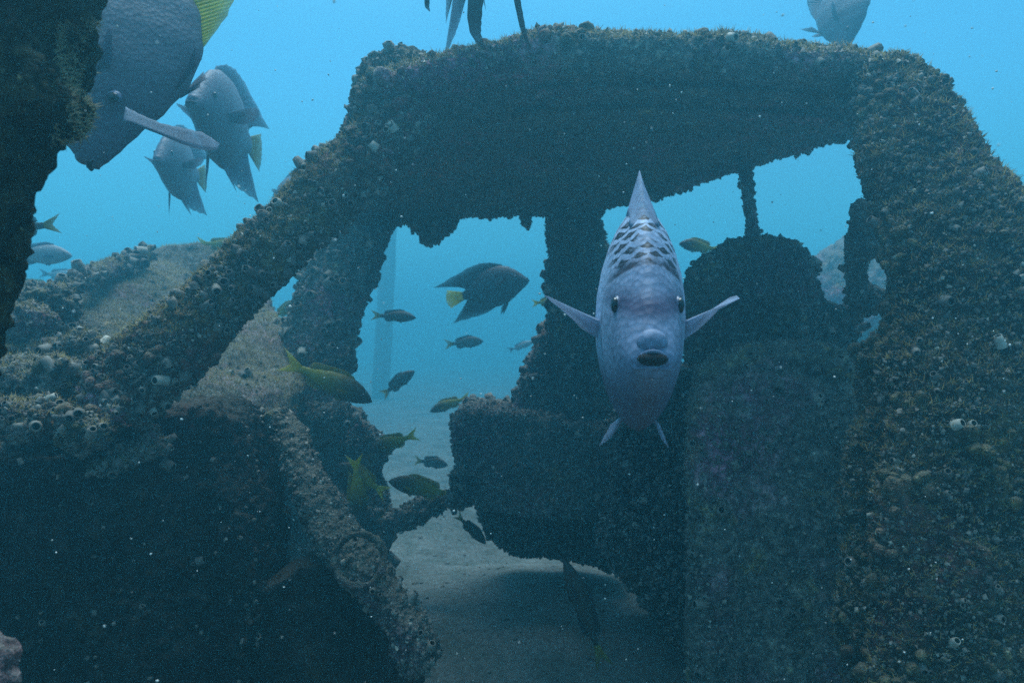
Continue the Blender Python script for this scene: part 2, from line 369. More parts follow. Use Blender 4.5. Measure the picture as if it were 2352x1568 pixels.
# seats
seat = empty('seat', (0, 0, 0)); seat.parent = wreck; seat.location = at(1790, 1500, 1.7) - Vector(wreck.location)
def seat_part(root, name, fn, mat, **k):
    bm = bmesh.new(); fn(bm); o = bake(bm, name, mat, None, **k); o.parent = root
    o.location = -(Vector(root.location) + Vector(wreck.location)); PARTS.append(o); return o
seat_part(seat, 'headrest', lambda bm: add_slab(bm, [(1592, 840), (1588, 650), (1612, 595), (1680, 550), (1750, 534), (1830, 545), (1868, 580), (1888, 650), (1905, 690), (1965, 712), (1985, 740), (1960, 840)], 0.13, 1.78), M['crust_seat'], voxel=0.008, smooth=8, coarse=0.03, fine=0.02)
def f_back(bm):
    add_sweep(bm, [(1790, 830, 1.66), (1792, 900, 1.62), (1798, 1050, 1.58), (1802, 1300, 1.54), (1804, 1600, 1.50), (1804, 1880, 1.48)], [0.11, 0.155, 0.165, 0.165, 0.165, 0.165], [0.05, 0.085, 0.095, 0.095, 0.095, 0.095], 22)
    for u in (1632, 1948):
        add_sweep(bm, [(u, 865, 1.62), (u, 960, 1.56), (u + 4, 1250, 1.50), (u + 6, 1600, 1.46), (u + 6, 1880, 1.44)], [0.035, 0.050, 0.054, 0.056, 0.056], [0.04, 0.058, 0.06, 0.06, 0.06])
    add_sweep(bm, [(1615, 880, 1.62), (1700, 835, 1.62), (1850, 818, 1.61), (1955, 850, 1.60)], 0.042, 0.055)
seat_part(seat, 'backrest', f_back, M['seat_pad'], voxel=0.007, smooth=8, coarse=0.022, fine=0.006)
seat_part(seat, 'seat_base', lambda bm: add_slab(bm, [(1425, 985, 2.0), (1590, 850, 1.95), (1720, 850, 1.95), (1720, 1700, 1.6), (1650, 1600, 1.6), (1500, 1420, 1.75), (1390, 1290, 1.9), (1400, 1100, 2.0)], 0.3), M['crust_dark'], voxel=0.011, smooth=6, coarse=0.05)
fseat = empty('seat', (0, 0, 0)); fseat.parent = wreck; fseat.location = at(1270, 1180, 2.3) - Vector(wreck.location)
seat_part(fseat, 'backrest', lambda bm: add_slab(bm, [(1252, 735, 2.42), (1400, 715, 2.42), (1440, 760, 2.4), (1455, 1010, 2.3), (1165, 1010, 2.3), (1178, 940, 2.33), (1212, 830, 2.38)], 0.14), M['seat_pad'], voxel=0.010, smooth=8, coarse=0.04, fine=0.01)
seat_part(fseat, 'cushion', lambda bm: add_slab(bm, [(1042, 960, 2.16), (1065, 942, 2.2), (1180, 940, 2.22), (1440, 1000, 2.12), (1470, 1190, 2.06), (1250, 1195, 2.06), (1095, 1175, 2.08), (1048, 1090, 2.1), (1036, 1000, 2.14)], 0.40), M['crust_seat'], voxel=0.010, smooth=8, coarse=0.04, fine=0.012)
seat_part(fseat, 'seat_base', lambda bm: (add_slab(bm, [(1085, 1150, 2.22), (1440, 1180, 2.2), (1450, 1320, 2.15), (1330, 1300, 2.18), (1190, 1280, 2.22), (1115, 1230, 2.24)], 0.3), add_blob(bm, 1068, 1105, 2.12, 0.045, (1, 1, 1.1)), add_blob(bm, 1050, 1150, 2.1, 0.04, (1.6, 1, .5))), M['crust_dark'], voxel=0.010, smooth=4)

# sponge and coral lumps on the roof
part('sponge', lambda bm: ([add_blob(bm, u, v, 1.55, r, (1, 1, .9)) for u, v, r in ((900, 160, .045), (870, 190, .045), (930, 175, .05), (880, 225, .05), (850, 250, .04), (835, 275, .035), (820, 290, .03), (945, 150, .03))]), M['sponge'], voxel=0.007, smooth=2, coarse=0.05, fine=0.02)
part('sponge', lambda bm: add_sweep(bm, [(865, 190, 1.55), (845, 172, 1.55), (838, 170, 1.55)], [0.012, 0.009, 0.012], None), M['sponge'], voxel=0.004, smooth=1, coarse=0.0, fine=0.006)
part('coral_lump', lambda bm: ([add_blob(bm, u, v, 1.36, r) for u, v, r in ((1232, 88, .014), (1250, 84, .017), (1268, 88, .016), (1280, 96, .013), (1225, 96, .010))]), M['sponge'], voxel=0.004, smooth=1, coarse=0.01, fine=0.006)

# ------------------------------------------------------------------ other solids standing round the wreck
def solid(name, fn, mat, label, cat, **k):
    bm = bmesh.new(); fn(bm); o = bake(bm, name, mat, None, **k); tag(o, label, cat); return o
post = solid('encrusted_post', lambda bm: (add_slab(bm, [(250, -140), (252, 20), (240, 70), (182, 112), (178, 150), (200, 200), (228, 240), (208, 305), (148, 340), (122, 390), (94, 465), (72, 555), (62, 620), (46, 690), (34, 770), (-10, 860), (-80, 1200), (-150, 3080), (-460, 3080), (-420, -600), (180, -600)], 0.09, 0.64, back=True),), M['post_crust'],
      'dark overgrown post cut off by the left edge of the picture', 'post', voxel=0.005, smooth=5, coarse=0.02, fine=0.010, cscale=0.05, vscale=0.014)
lump = solid('encrusted_lump', lambda bm: add_slab(bm, [(-80, 1420), (0, 1440), (40, 1475), (52, 1530), (80, 2980), (-260, 2980), (-220, 1500)], 0.06, 0.66, back=True), M['silt'],
      'small pale tan crusted lump in the bottom left corner', 'rock', voxel=0.005, smooth=3, coarse=0.02, fine=0.01, cscale=0.05)
solid('leaning_post', lambda bm: add_sweep(bm, [(905, 380, 11.0), (892, 560, 11.0), (882, 760, 11.0), (872, 930, 11.0)], [0.11, 0.12, 0.13, 0.14], 0.12), M['silt'],
      'tall hazy post standing far behind the left window opening', 'post', voxel=0.02, coarse=0.03)
solid('reef_mound', lambda bm: (add_blob(bm, 1985, 790, 4.6, 0.62, (.72, .8, 1.15)), add_blob(bm, 2150, 800, 4.8, 0.8, (1, .8, 1.2)), add_blob(bm, 2060, 1050, 4.7, 0.9, (1, .8, .6))), M['silt'],
      'hazy rounded mound behind the seat headrest on the right', 'mound', voxel=0.025, coarse=0.10, fine=0.03, vscale=0.06, cscale=0.3)

# ------------------------------------------------------------------ barnacles and turf on the wreck
def surf_samples(objs, n, rng):
    """random points and normals on the given meshes, weighted by area"""
    Ps, Ns, As = [], [], []
    for o in objs:
        me = o.data; me.calc_loop_triangles()
        V = np.empty(len(me.vertices) * 3, np.float32); me.vertices.foreach_get('co', V); V = V.reshape(-1, 3)
        T = np.empty(len(me.loop_triangles) * 3, np.int32); me.loop_triangles.foreach_get('vertices', T); T = T.reshape(-1, 3)
        Ps.append(V[T]);
    P = np.concatenate(Ps); c = np.cross(P[:, 1] - P[:, 0], P[:, 2] - P[:, 0]); a = np.linalg.norm(c, axis=1) + 1e-12
    nrm = c / a[:, None]; ctr = P.mean(1)
    cp = np.array([0, 0, CAMZ]); dv = cp - ctr; dist = np.linalg.norm(dv, axis=1)
    facing = (nrm * dv).sum(1) / dist
    u = 1176 + F * ctr[:, 0] / ctr[:, 1]; v = 784 - F * (ctr[:, 2] - CAMZ) / ctr[:, 1]
    vis = (u > -60) & (u < 2410) & (v > -60) & (v < 1630)
    wgt = a * np.where(vis, 1.0, 0.05) * np.where(facing > -0.35, 1.0, 0.15) / np.maximum(dist, 0.6)
    idx = rng.choice(len(a), n, p=wgt / wgt.sum())
    r = rng.random((n, 2)); s = np.sqrt(r[:, :1]); t = P[idx]
    pts = (1 - s) * t[:, 0] + s * (1 - r[:, 1:]) * t[:, 1] + s * r[:, 1:] * t[:, 2]
    return pts, nrm[idx], dist[idx], facing[idx]

def cup(seg=7):
    rows = [(1.0, -0.35), (0.82, 0.45), (0.66, 0.95), (0.50, 0.9), (0.40, 0.25)]
    V = [(r * math.cos(2 * math.pi * k / seg), r * math.sin(2 * math.pi * k / seg), z) for r, z in rows for k in range(seg)] + [(0, 0, 0.2)]
    T = []
    for j in range(len(rows) - 1):
        for k in range(seg):
            a, b = j * seg + k, j * seg + (k + 1) % seg; T += [(a, b, b + seg), (a, b + seg, a + seg)]
    o = (len(rows) - 1) * seg
    T += [(o + k, o + (k + 1) % seg, len(V) - 1) for k in range(seg)]
    return np.array(V), np.array(T), (len(rows) - 2) * seg * 2
def nub():
    V = [(1, 0, 0), (0, 1, 0), (-1, 0, 0), (0, -1, 0), (0.2, 0.1, 1.0), (0, 0, -.6)]
    T = [(0, 1, 4), (1, 2, 4), (2, 3, 4), (3, 0, 4)]
    return np.array(V, float), np.array(T), None
def frames(nrm, rng, tilt=0.35):
    n = nrm + rng.normal(0, tilt, nrm.shape); n /= np.linalg.norm(n, axis=1)[:, None]
    h = rng.normal(0, 1, nrm.shape); x = np.cross(h, n); x /= np.linalg.norm(x, axis=1)[:, None] + 1e-9
    y = np.cross(n, x); return np.stack([x, y, n], 2)
def scatter(name, base, pts, R, sizes, parent, mats, kind='stuff'):
    (V, T), inner, n = base[:2], (base[2] if len(base) > 2 else None), len(pts)
    W = np.einsum('nij,nkj->nki', R, V[None] * sizes[:, None, :]) + pts[:, None]
    me = np_mesh(name, W.reshape(-1, 3), (T[None] + (np.arange(n) * len(V))[:, None, None]).reshape(-1, 3))
    for m in mats: me.materials.append(m)
    if len(mats) > 1:
        mi = RNG.choice(len(mats), n, p=[0.66, 0.32, 0.02][:len(mats)] if len(mats) == 3 else None)
        mi = np.repeat(mi, len(T)).reshape(n, len(T))
        if inner: mi[:, inner:] = len(mats); me.materials.append(M['hollow'])
        me.polygons.foreach_set('material_index', mi.ravel().astype(np.int32))
    o = bpy.data.objects.new(name, me); COL.objects.link(o)
    if parent is not None: keep_world(o, parent)
    tag(o, kind=kind); return o

FRONT = [o for o in PARTS if o.name in ('pillar', 'cowl', 'bonnet_edge') or o.name.startswith('pillar')]
SMOOTH = [o for o in PARTS if o.name.startswith('pipe_ring')]
REST = [o for o in PARTS if o not in FRONT and o not in SMOOTH and not o.name.startswith(('bonnet', 'dashboard', 'footwell'))]; HOOD = [o for o in PARTS if o.name == 'bonnet']
q1 = surf_samples(FRONT, 9000, RNG); q2 = surf_samples(REST, 16550, RNG); q3 = surf_samples(HOOD + [o for o in PARTS if o.name == 'dashboard'], 450, RNG)
pts, nrm, dist, fac = (np.concatenate(z) for z in zip(q1, q2, q3))
sel = np.array([noise.noise(Vector(p) * 11.0) + 0.35 * noise.noise(Vector(p) * 31.0) + RNG.normal(0, .12) > -0.06 for p in pts])
R = frames(nrm, RNG)
sz = np.concatenate([np.clip(RNG.lognormal(math.log(0.0042), 0.45, 9000), 0.002, 0.0105), np.clip(RNG.lognormal(math.log(0.0036), 0.42, 17000), 0.002, 0.011)]) * np.clip(dist / 1.35, 0.75, 1.9)
pts, nrm, dist, fac, R, sz = (z[sel] for z in (pts, nrm, dist, fac, R, sz))
# the 300 that show largest stand alone, the rest are one crust
px = sz * F / dist * np.clip(fac + 0.45, 0.05, 1) * np.where(pts[:, 1] > 0.3, 1, 0)
u = 1176 + F * pts[:, 0] / pts[:, 1]; v = 784 - F * (pts[:, 2] - CAMZ) / pts[:, 1]
px *= (u > 0) & (u < 2352) & (v > 0) & (v < 1568)
dg = bpy.context.evaluated_depsgraph_get(); dg.update()
order = np.argsort(-px); chosen = []
co = Vector((0, 0, CAMZ))
for i in order[:3500]:
    p = Vector(pts[i] + nrm[i] * 0.012); d = p - co
    hit, loc, *_ = S.ray_cast(dg, co, d.normalized(), distance=d.length - 0.004)
    if not hit: chosen.append(i)
    if len(chosen) == 300: break
rest = np.setdiff1d(np.arange(len(pts)), chosen)
def siz(s): return np.stack([s, s * RNG.uniform(.8, 1.1, len(s)), s * RNG.uniform(.7, 1.7, len(s))], 1)
scatter('barnacle_crust', cup(6), pts[rest], R[rest], siz(sz[rest]), wreck, [M['shell_dark'], M['shell'], M['shell_pale']])
cupme = []
for mname in ('shell', 'shell_dark', 'shell_pale'):
    b2 = cup(11); me = np_mesh('barnacle', b2[0], b2[1]); me.materials.append(M[mname]); me.materials.append(M['hollow'])
    ix = np.zeros(len(b2[1]), np.int32); ix[b2[2]:] = 1; me.polygons.foreach_set('material_index', ix)
    me.polygons.foreach_set('use_smooth', np.ones(len(me.polygons), dtype=bool)); cupme.append(me)
for q, i in enumerate(chosen):
    o = bpy.data.objects.new('barnacle', cupme[(0, 1, 1, 0, 1, 1, 0, 1, 2, 1, 0, 1)[q % 12]]); COL.objects.link(o); o.parent = wreck
    m3 = Matrix(R[i].tolist()).to_4x4(); s = sz[i] * 1.05
    o.matrix_local = Matrix.Translation(Vector(pts[i]) - Vector(wreck.location)) @ m3 @ Matrix.Diagonal((s, s * .92, s * random.uniform(.9, 1.7), 1))
pts, nrm, dist, fac = surf_samples([o for o in PARTS if o not in SMOOTH and not o.name.startswith(('bonnet', 'dashboard', 'footwell'))], 95000, RNG)
sz = np.clip(RNG.lognormal(math.log(0.0026), 0.38, len(pts)), 0.0012, 0.006) * np.clip(dist / 1.4, 0.7, 1.9)
scatter('grain_crust', nub(), pts, frames(nrm, RNG, .5), siz(sz), wreck, [M['shell_dark'], M['shell'], M['shell_pale']])

# clumps of sponge and soft growth breaking up the surfaces
def clump():
    bm = bmesh.new(); bmesh.ops.create_icosphere(bm, subdivisions=2, radius=1)
    for v in bm.verts: v.co *= 1 + 0.35 * noise.noise(v.co * 2.1 + Vector((3, 1, 7)))
    bmesh.ops.triangulate(bm, faces=bm.faces)
    V = np.array([v.co[:] for v in bm.verts]); T = np.array([[v.index for v in f.verts] for f in bm.faces]); bm.free(); return V, T, None
cs, cn, cd, cf = surf_samples([o for o in PARTS if o.name.startswith(('pillar', 'rear_pillar', 'cowl', 'roof', 'headrest'))], 130, RNG)
al, an, ad_, _ = surf_samples([o for o in PARTS if o.name.startswith(('pillar', 'rear_pillar', 'cowl', 'roof', 'headrest'))], 30000, RNG)
keep = np.zeros(len(al), bool)
for c in cs: keep |= (np.linalg.norm(al - c, axis=1) < RNG.uniform(0.02, 0.06)) & (RNG.random(len(al)) < 0.30)
al, an, ad_ = al[keep], an[keep], ad_[keep]; sz = np.clip(RNG.lognormal(math.log(0.0075), 0.4, len(al)), .003, .018)
scatter('sponge_crust', clump(), al, frames(an, RNG, .5), siz(sz) * np.array([1, 1, .8]), wreck, [M['sponge'], M['crust_brown'], M['crust']])
def turf(name, objs, n, hmin, hmax, mat, parent, zmin=0.45, wid=0.0012, sel=None):
    pts, nrm, dist, fac = surf_samples(objs, n, RNG)
    k = nrm[:, 2] > zmin
    if sel is not None: k = k & sel(pts, nrm)
    pts, nrm = pts[k], nrm[k]; n = len(pts)
    R = frames(nrm, RNG, 0.45); h = RNG.uniform(hmin, hmax, n)
    V = np.array([(-1, -.5, -.1), (1, -.5, -.1), (0, .8, -.1), (0.6, 0.4, 1)]); T = np.array([(0, 1, 3), (1, 2, 3), (2, 0, 3)])
    return scatter(name, (V, T), pts, R, np.stack([np.full(n, wid)] * 2 + [h], 1), parent, [mat])
turf('algae_turf', [o for o in PARTS if o.name.startswith(('roof', 'pillar', 'rear_pillar', 'cowl', 'bonnet'))], 230000, 0.004, 0.015, M['turf'], wreck, wid=0.0009, zmin=0.3)
def fringe_zone(p, n):
    u = 1176 + F * p[:, 0] / p[:, 1]; v = 784 - F * (p[:, 2] - CAMZ) / p[:, 1]
    return (n[:, 0] > 0.35) & (u > 120) & (v > 40) & (v < 330) & (p[:, 1] > 0.60)
turf('tube_fringe', [post], 9000, 0.003, 0.010, M['fringe'], post, zmin=-2, wid=0.0008, sel=fringe_zone)

# broken shell and rust flakes lying on the sand
n = 1500
dx, dy = RNG.normal(0.2, 1.3, n), RNG.uniform(1.3, 6.5, n)
dp = np.array([(a_, b_, ground_z(a_, b_) + .001) for a_, b_ in zip(dx, dy)])
ds = np.clip(RNG.lognormal(math.log(0.0055), .5, n), .002, .022)
db = scatter('shell_rubble', clump()[:2], dp, frames(np.tile([0, 0, 1.0], (n, 1)), RNG, .25), np.stack([ds, ds * .8, ds * .35], 1), None, [M['shell_dark'], M['crust_rust'], M['shell_pale']])
tag(db, 'bits of broken shell and rust scattered over the sand', 'rubble')

# ------------------------------------------------------------------ fish
def fish_mat(name, base, dark, belly, yellow=None, marks=False, spots=0.0):
    """local x forward 0..-1 (nose at 0), z up; skin colours, plus painted shade below the mouth where marks is set"""
    m, nt, b = mat_base(name, 0.52, 0.28)
    t = nt.nodes.new('ShaderNodeTexCoord'); sp = nt.nodes.new('ShaderNodeSeparateXYZ'); nt.links.new(t.outputs['Object'], sp.inputs[0])
    n1 = nz(nt, 9, 4); n2 = nz(nt, 70, 3, 0.7)
    c = mixc(nt, n1.outputs[0], base, tuple(x * 0.72 for x in base))
    # head darker across the eyes
    hd = nt.nodes.new('ShaderNodeMapRange'); hd.inputs[1].default_value = -0.34; hd.inputs[2].default_value = -0.14; nt.links.new(sp.outputs[0], hd.inputs[0])
    c = mixc(nt, hd.outputs[0], c, dark)
    if yellow:
        yb = nt.nodes.new('ShaderNodeMapRange'); yb.inputs[1].default_value = yellow[1]; yb.inputs[2].default_value = yellow[2]; nt.links.new(sp.outputs[0], yb.inputs[0])
        c = mixc(nt, yb.outputs[0], c, yellow[0])
    v = nt.nodes.new('ShaderNodeTexVoronoi'); v.inputs['Scale'].default_value = 58; nt.links.new(t.outputs['Object'], v.inputs['Vector'])
    sc = ramp(nt, v.outputs['Distance'], [(0.0, (1.12,) * 3), (0.75, (0.82,) * 3)])
    c = mixc(nt, 1, c, sc.outputs[0], 'MULTIPLY')
    c = mixc(nt, 1, c, ramp(nt, n2.outputs[0], [(0.3, (0.8,) * 3), (0.7, (1.15,) * 3)]).outputs[0], 'MULTIPLY')
    if marks:      # dark scale edges over the nape
        def mth(op, a_, b_=0.0):
            q = nt.nodes.new('ShaderNodeMath'); q.operation = op
            for sk, vl in ((q.inputs[0], a_), (q.inputs[1], b_)):
                if isinstance(vl, (int, float)): sk.default_value = vl
                else: nt.links.new(vl, sk)
            return q.outputs[0]
        along = mth('SUBTRACT', sp.outputs[2], mth('MULTIPLY', sp.outputs[0], 0.5))
        wob = nz(nt, 20, 2); t0 = mth('ADD', mth('MULTIPLY', along, 34.0), mth('MULTIPLY', wob.outputs[0], 1.2))
        ph = mth('ADD', mth('MULTIPLY', sp.outputs[1], 80.0), mth('MULTIPLY', mth('FLOOR', t0), 1.57))
        fr = mth('FRACT', mth('ADD', t0, mth('MULTIPLY', mth('ABSOLUTE', mth('SINE', ph)), 0.45)))
        e1 = ramp(nt, fr, [(0.36, (1, 1, 1)), (0.50, (0, 0, 0))])
        nm_ = nz(nt, 16, 3); e2 = ramp(nt, nm_.outputs[0], [(0.32, (0, 0, 0)), (0.46, (1, 1, 1))])
        wr = nt.nodes.new('ShaderNodeMix'); wr.data_type = 'RGBA'; wr.blend_type = 'MULTIPLY'; wr.inputs[0].default_value = 1
        nt.links.new(e1.outputs[0], wr.inputs[6]); nt.links.new(e2.outputs[0], wr.inputs[7])
        def rng_(sock, a, bb, c2, d):
            p1 = nt.nodes.new('ShaderNodeMapRange'); p1.inputs[1].default_value = a; p1.inputs[2].default_value = bb; nt.links.new(sock, p1.inputs[0])
            p2 = nt.nodes.new('ShaderNodeMapRange'); p2.inputs[1].default_value = d; p2.inputs[2].default_value = c2; nt.links.new(sock, p2.inputs[0])
            mm = nt.nodes.new('ShaderNodeMath'); mm.operation = 'MULTIPLY'; nt.links.new(p1.outputs[0], mm.inputs[0]); nt.links.new(p2.outputs[0], mm.inputs[1]); return mm
        ab = nt.nodes.new('ShaderNodeMath'); ab.operation = 'ABSOLUTE'; nt.links.new(sp.outputs[1], ab.inputs[0])
        a = rng_(along, 0.262, 0.272, 0.50, 0.56); d = rng_(ab.outputs[0], -1, -0.5, 0.070, 0.095)
        mm = nt.nodes.new('ShaderNodeMath'); mm.operation = 'MULTIPLY'; nt.links.new(a.outputs[0], mm.inputs[0]); nt.links.new(d.outputs[0], mm.inputs[1])
        m2 = nt.nodes.new('ShaderNodeMath'); m2.operation = 'MULTIPLY'; nt.links.new(mm.outputs[0], m2.inputs[0]); nt.links.new(wr.outputs[2], m2.inputs[1])
        c = mixc(nt, m2.outputs[0], c, (0.018, 0.014, 0.02))
        lowr = rng_(along, 0.262, 0.270, 0.285, 0.305); lm = mth('MULTIPLY', lowr.outputs[0], mth('MULTIPLY', d.outputs[0], ramp(nt, nm_.outputs[0], [(0.35, (0.2, 0.2, 0.2)), (0.55, (0.9, 0.9, 0.9))]).outputs[0]))
        c = mixc(nt, lm, c, (0.04, 0.03, 0.05))                       # dark edge of the patch
        gl = rng_(sp.outputs[0], -0.292, -0.285, -0.278, -0.270); gz = nt.nodes.new('ShaderNodeMapRange'); gz.inputs[1].default_value = 0.12; gz.inputs[2].default_value = 0.05; nt.links.new(sp.outputs[2], gz.inputs[0])
        c = mixc(nt, mth('MULTIPLY', mth('MULTIPLY', gl.outputs[0], gz.outputs[0]), 0.7), c, (0.07, 0.06, 0.12))   # gill cover edge
        ts = nt.nodes.new('ShaderNodeMapRange'); ts.inputs[1].default_value = 0.010; ts.inputs[2].default_value = 0.003; nt.links.new(ab.outputs[0], ts.inputs[0])
        tz = rng_(sp.outputs[2], -0.24, -0.2, -0.12, -0.09)
        c = mixc(nt, mth('MULTIPLY', ts.outputs[0], tz.outputs[0]), c, (0.03, 0.03, 0.05))                         # throat groove
        band = rng_(sp.outputs[2], 0.075, 0.10, 0.115, 0.15); hb = nt.nodes.new('ShaderNodeMath'); hb.operation = 'MULTIPLY'
        nt.links.new(band.outputs[0], hb.inputs[0]); nt.links.new(hd.outputs[0], hb.inputs[1])
        c = mixc(nt, hb.outputs[0], c, (0.09, 0.085, 0.15))
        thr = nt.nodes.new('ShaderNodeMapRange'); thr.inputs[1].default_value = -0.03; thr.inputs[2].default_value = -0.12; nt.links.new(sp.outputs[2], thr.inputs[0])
        c = mixc(nt, thr.outputs[0], c, (0.12, 0.125, 0.19))  # dark lower face, with shade from the top light painted into the skin colour
    nt.links.new(c, b.inputs['Base Color'])
    bp = nt.nodes.new('ShaderNodeBump'); bp.inputs['Strength'].default_value = 0.22; bp.inputs['Distance'].default_value = 0.004
    nt.links.new(v.outputs['Distance'], bp.inputs['Height']); nt.links.new(bp.outputs[0], b.inputs['Normal'])
    return m

def fin_mat(name, c, tip=None):
    m, nt, b = mat_base(name, 0.5, 0.3)
    t = nt.nodes.new('ShaderNodeTexCoord'); wv = nt.nodes.new('ShaderNodeTexWave'); wv.inputs['Scale'].default_value = 9; wv.inputs['Distortion'].default_value = 1.2
    nt.links.new(t.outputs['UV'], wv.inputs[0]); n = nz(nt, 14, 4)
    k = mixc(nt, 1, c, ramp(nt, wv.outputs[0], [(0.15, (0.78,) * 3), (0.7, (1.08,) * 3)]).outputs[0], 'MULTIPLY')
    k = mixc(nt, 1, k, ramp(nt, n.outputs[0], [(0.3, (0.7,) * 3), (0.7, (1.2,) * 3)]).outputs[0], 'MULTIPLY')
    nt.links.new(k, b.inputs['Base Color'])
    tr = nt.nodes.new('ShaderNodeBsdfTranslucent'); nt.links.new(k, tr.inputs[0]); tp = nt.nodes.new('ShaderNodeBsdfTransparent')
    m1 = nt.nodes.new('ShaderNodeMixShader'); m1.inputs[0].default_value = 0.4; nt.links.new(b.outputs[0], m1.inputs[1]); nt.links.new(tr.outputs[0], m1.inputs[2])
    sx = nt.nodes.new('ShaderNodeSeparateXYZ'); nt.links.new(t.outputs['UV'], sx.inputs[0])
    al = nt.nodes.new('ShaderNodeMapRange'); al.inputs[1].default_value = 0.3; al.inputs[2].default_value = 1.0; al.inputs[3].default_value = 0.0; al.inputs[4].default_value = 0.45; nt.links.new(sx.outputs[1], al.inputs[0])
    m2 = nt.nodes.new('ShaderNodeMixShader'); nt.links.new(al.outputs[0], m2.inputs[0]); nt.links.new(m1.outputs[0], m2.inputs[1]); nt.links.new(tp.outputs[0], m2.inputs[2])
    bp = nt.nodes.new('ShaderNodeBump'); bp.inputs['Strength'].default_value = 0.4; bp.inputs['Distance'].default_value = 0.004; nt.links.new(wv.outputs[0], bp.inputs['Height']); nt.links.new(bp.outputs[0], b.inputs['Normal'])
    nt.links.new(m2.outputs[0], nt.nodes['Material Output'].inputs[0])
    return m

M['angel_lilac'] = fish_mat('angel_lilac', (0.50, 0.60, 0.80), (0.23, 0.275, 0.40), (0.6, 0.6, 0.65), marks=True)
M['angel_blue'] = fish_mat('angel_blue', (0.20, 0.20, 0.24), (0.13, 0.13, 0.17), (0.4, 0.4, 0.45))
M['angel_dark'] = fish_mat('angel_dark', (0.035, 0.035, 0.042), (0.03, 0.03, 0.035), (0.1, 0.1, 0.1))
M['snap_dark'] = fish_mat('snap_dark', (0.06, 0.056, 0.045), (0.05, 0.045, 0.04), (0.2, 0.2, 0.2))
M['snap_yellow'] = fish_mat('snap_yellow', (0.11, 0.10, 0.04), (0.06, 0.052, 0.04), (0.2, 0.2, 0.2), yellow=((0.36, 0.31, 0.03), -0.35, -0.80))
M['snap_pale'] = fish_mat('snap_pale', (0.36, 0.37, 0.38), (0.28, 0.29, 0.30), (0.4, 0.4, 0.4))
M['fin_lilac'] = fin_mat('fin_lilac', (0.44, 0.53, 0.70))
M['fin_blue'] = fin_mat('fin_blue', (0.16, 0.19, 0.26))
M['fin_grey'] = fin_mat('fin_grey', (0.27, 0.36, 0.47))
M['fin_dark'] = fin_mat('fin_dark', (0.05, 0.05, 0.058))
M['fin_yellow'] = fin_mat('fin_yellow', (0.75, 0.64, 0.04))
M['fin_olive'] = fin_mat('fin_olive', (0.34, 0.29, 0.05))

def interp(tab, x):
    for (a, va), (b, vb) in zip(tab, tab[1:]):
        if x <= b:
            t = (x - a) / (b - a); t = t * t * (3 - 2 * t) * 0.5 + t * 0.5
            return va + (vb - va) * t
    return tab[-1][1]

ANGEL = dict(up=[(0, .035), (.03, .075), (.08, .135), (.16, .215), (.26, .285), (.38, .325), (.52, .325), (.66, .285), (.8, .19), (.9, .105), (1.0, .065)],
             lo=[(0, -.030), (.03, -.055), (.08, -.085), (.16, -.13), (.26, -.195), (.38, -.25), (.52, -.268), (.66, -.235), (.8, -.14), (.9, -.075), (1.0, -.055)],
             wd=[(0, .036), (.03, .050), (.08, .062), (.16, .076), (.26, .098), (.38, .116), (.52, .112), (.66, .09), (.8, .055), (.9, .03), (1.0, .018)])
SNAP = dict(up=[(0, 0.015), (.04, 0.061), (.1, 0.104), (.2, 0.159), (.32, 0.193), (.45, 0.195), (.6, 0.171), (.75, 0.122), (.88, 0.073), (1.0, 0.055)],
            lo=[(0, -0.018), (.04, -0.049), (.1, -0.083), (.2, -0.122), (.32, -0.152), (.45, -0.159), (.6, -0.140), (.75, -0.098), (.88, -0.061), (1.0, -0.051)],
            wd=[(0, .015), (.04, .035), (.1, .055), (.2, .075), (.32, .085), (.45, .082), (.6, .066), (.75, .045), (.88, .026), (1.0, .015)])

HERO = dict(up=ANGEL['up'], lo=[(0, -.034), (.03, -.065), (.08, -.11), (.16, -.175), (.26, -.235), (.38, -.275), (.52, -.275), (.66, -.235), (.8, -.14), (.9, -.075), (1.0, -.055)],
            wd=[(0, .044), (.03, .058), (.08, .070), (.16, .083), (.26, .102), (.38, .118), (.52, .114), (.66, .092), (.8, .055), (.9, .03), (1.0, .018)])
def body_mesh(P, bend=0.0, nx=44, seg=28):
    V, Fc = [], []
    xs = [(i / (nx - 1)) ** 1.25 for i in range(nx)]
    for x in xs:
        u_, l_, w_ = interp(P['up'], x), interp(P['lo'], x), interp(P['wd'], x)
        c, h = (u_ + l_) / 2, (u_ - l_) / 2
        for k in range(seg):
            a = 2 * math.pi * k / seg
            ca, sa = math.cos(a), math.sin(a)
            # widest a little below the middle, keel-like back and belly
            yy = w_ * math.copysign(abs(ca) ** (1.15 if P is SNAP else (1.3 if sa > 0 else 1.25) if P is ANGEL else (1.3 if sa > 0 else 1.2)), ca); zz = h * sa
            V.append((-x, yy + bend * max(0, x - 0.35) ** 2, c + zz))
    for i in range(nx - 1):
        for k in range(seg):
            a, b = i * seg + k, i * seg + (k + 1) % seg; Fc.append((a, b, b + seg, a + seg))
    V.append((0.012, 0, (interp(P['up'], 0) + interp(P['lo'], 0)) / 2)); V.append((-1.01, bend * .42, 0))
    Fc += [((k + 1) % seg, k, len(V) - 2) for k in range(seg)]
    o = (nx - 1) * seg
    Fc += [(o + k, o + (k + 1) % seg, len(V) - 1) for k in range(seg)]
    me = mesh_np('body', V, Fc); me.polygons.foreach_set('use_smooth', [True] * len(Fc)); return me

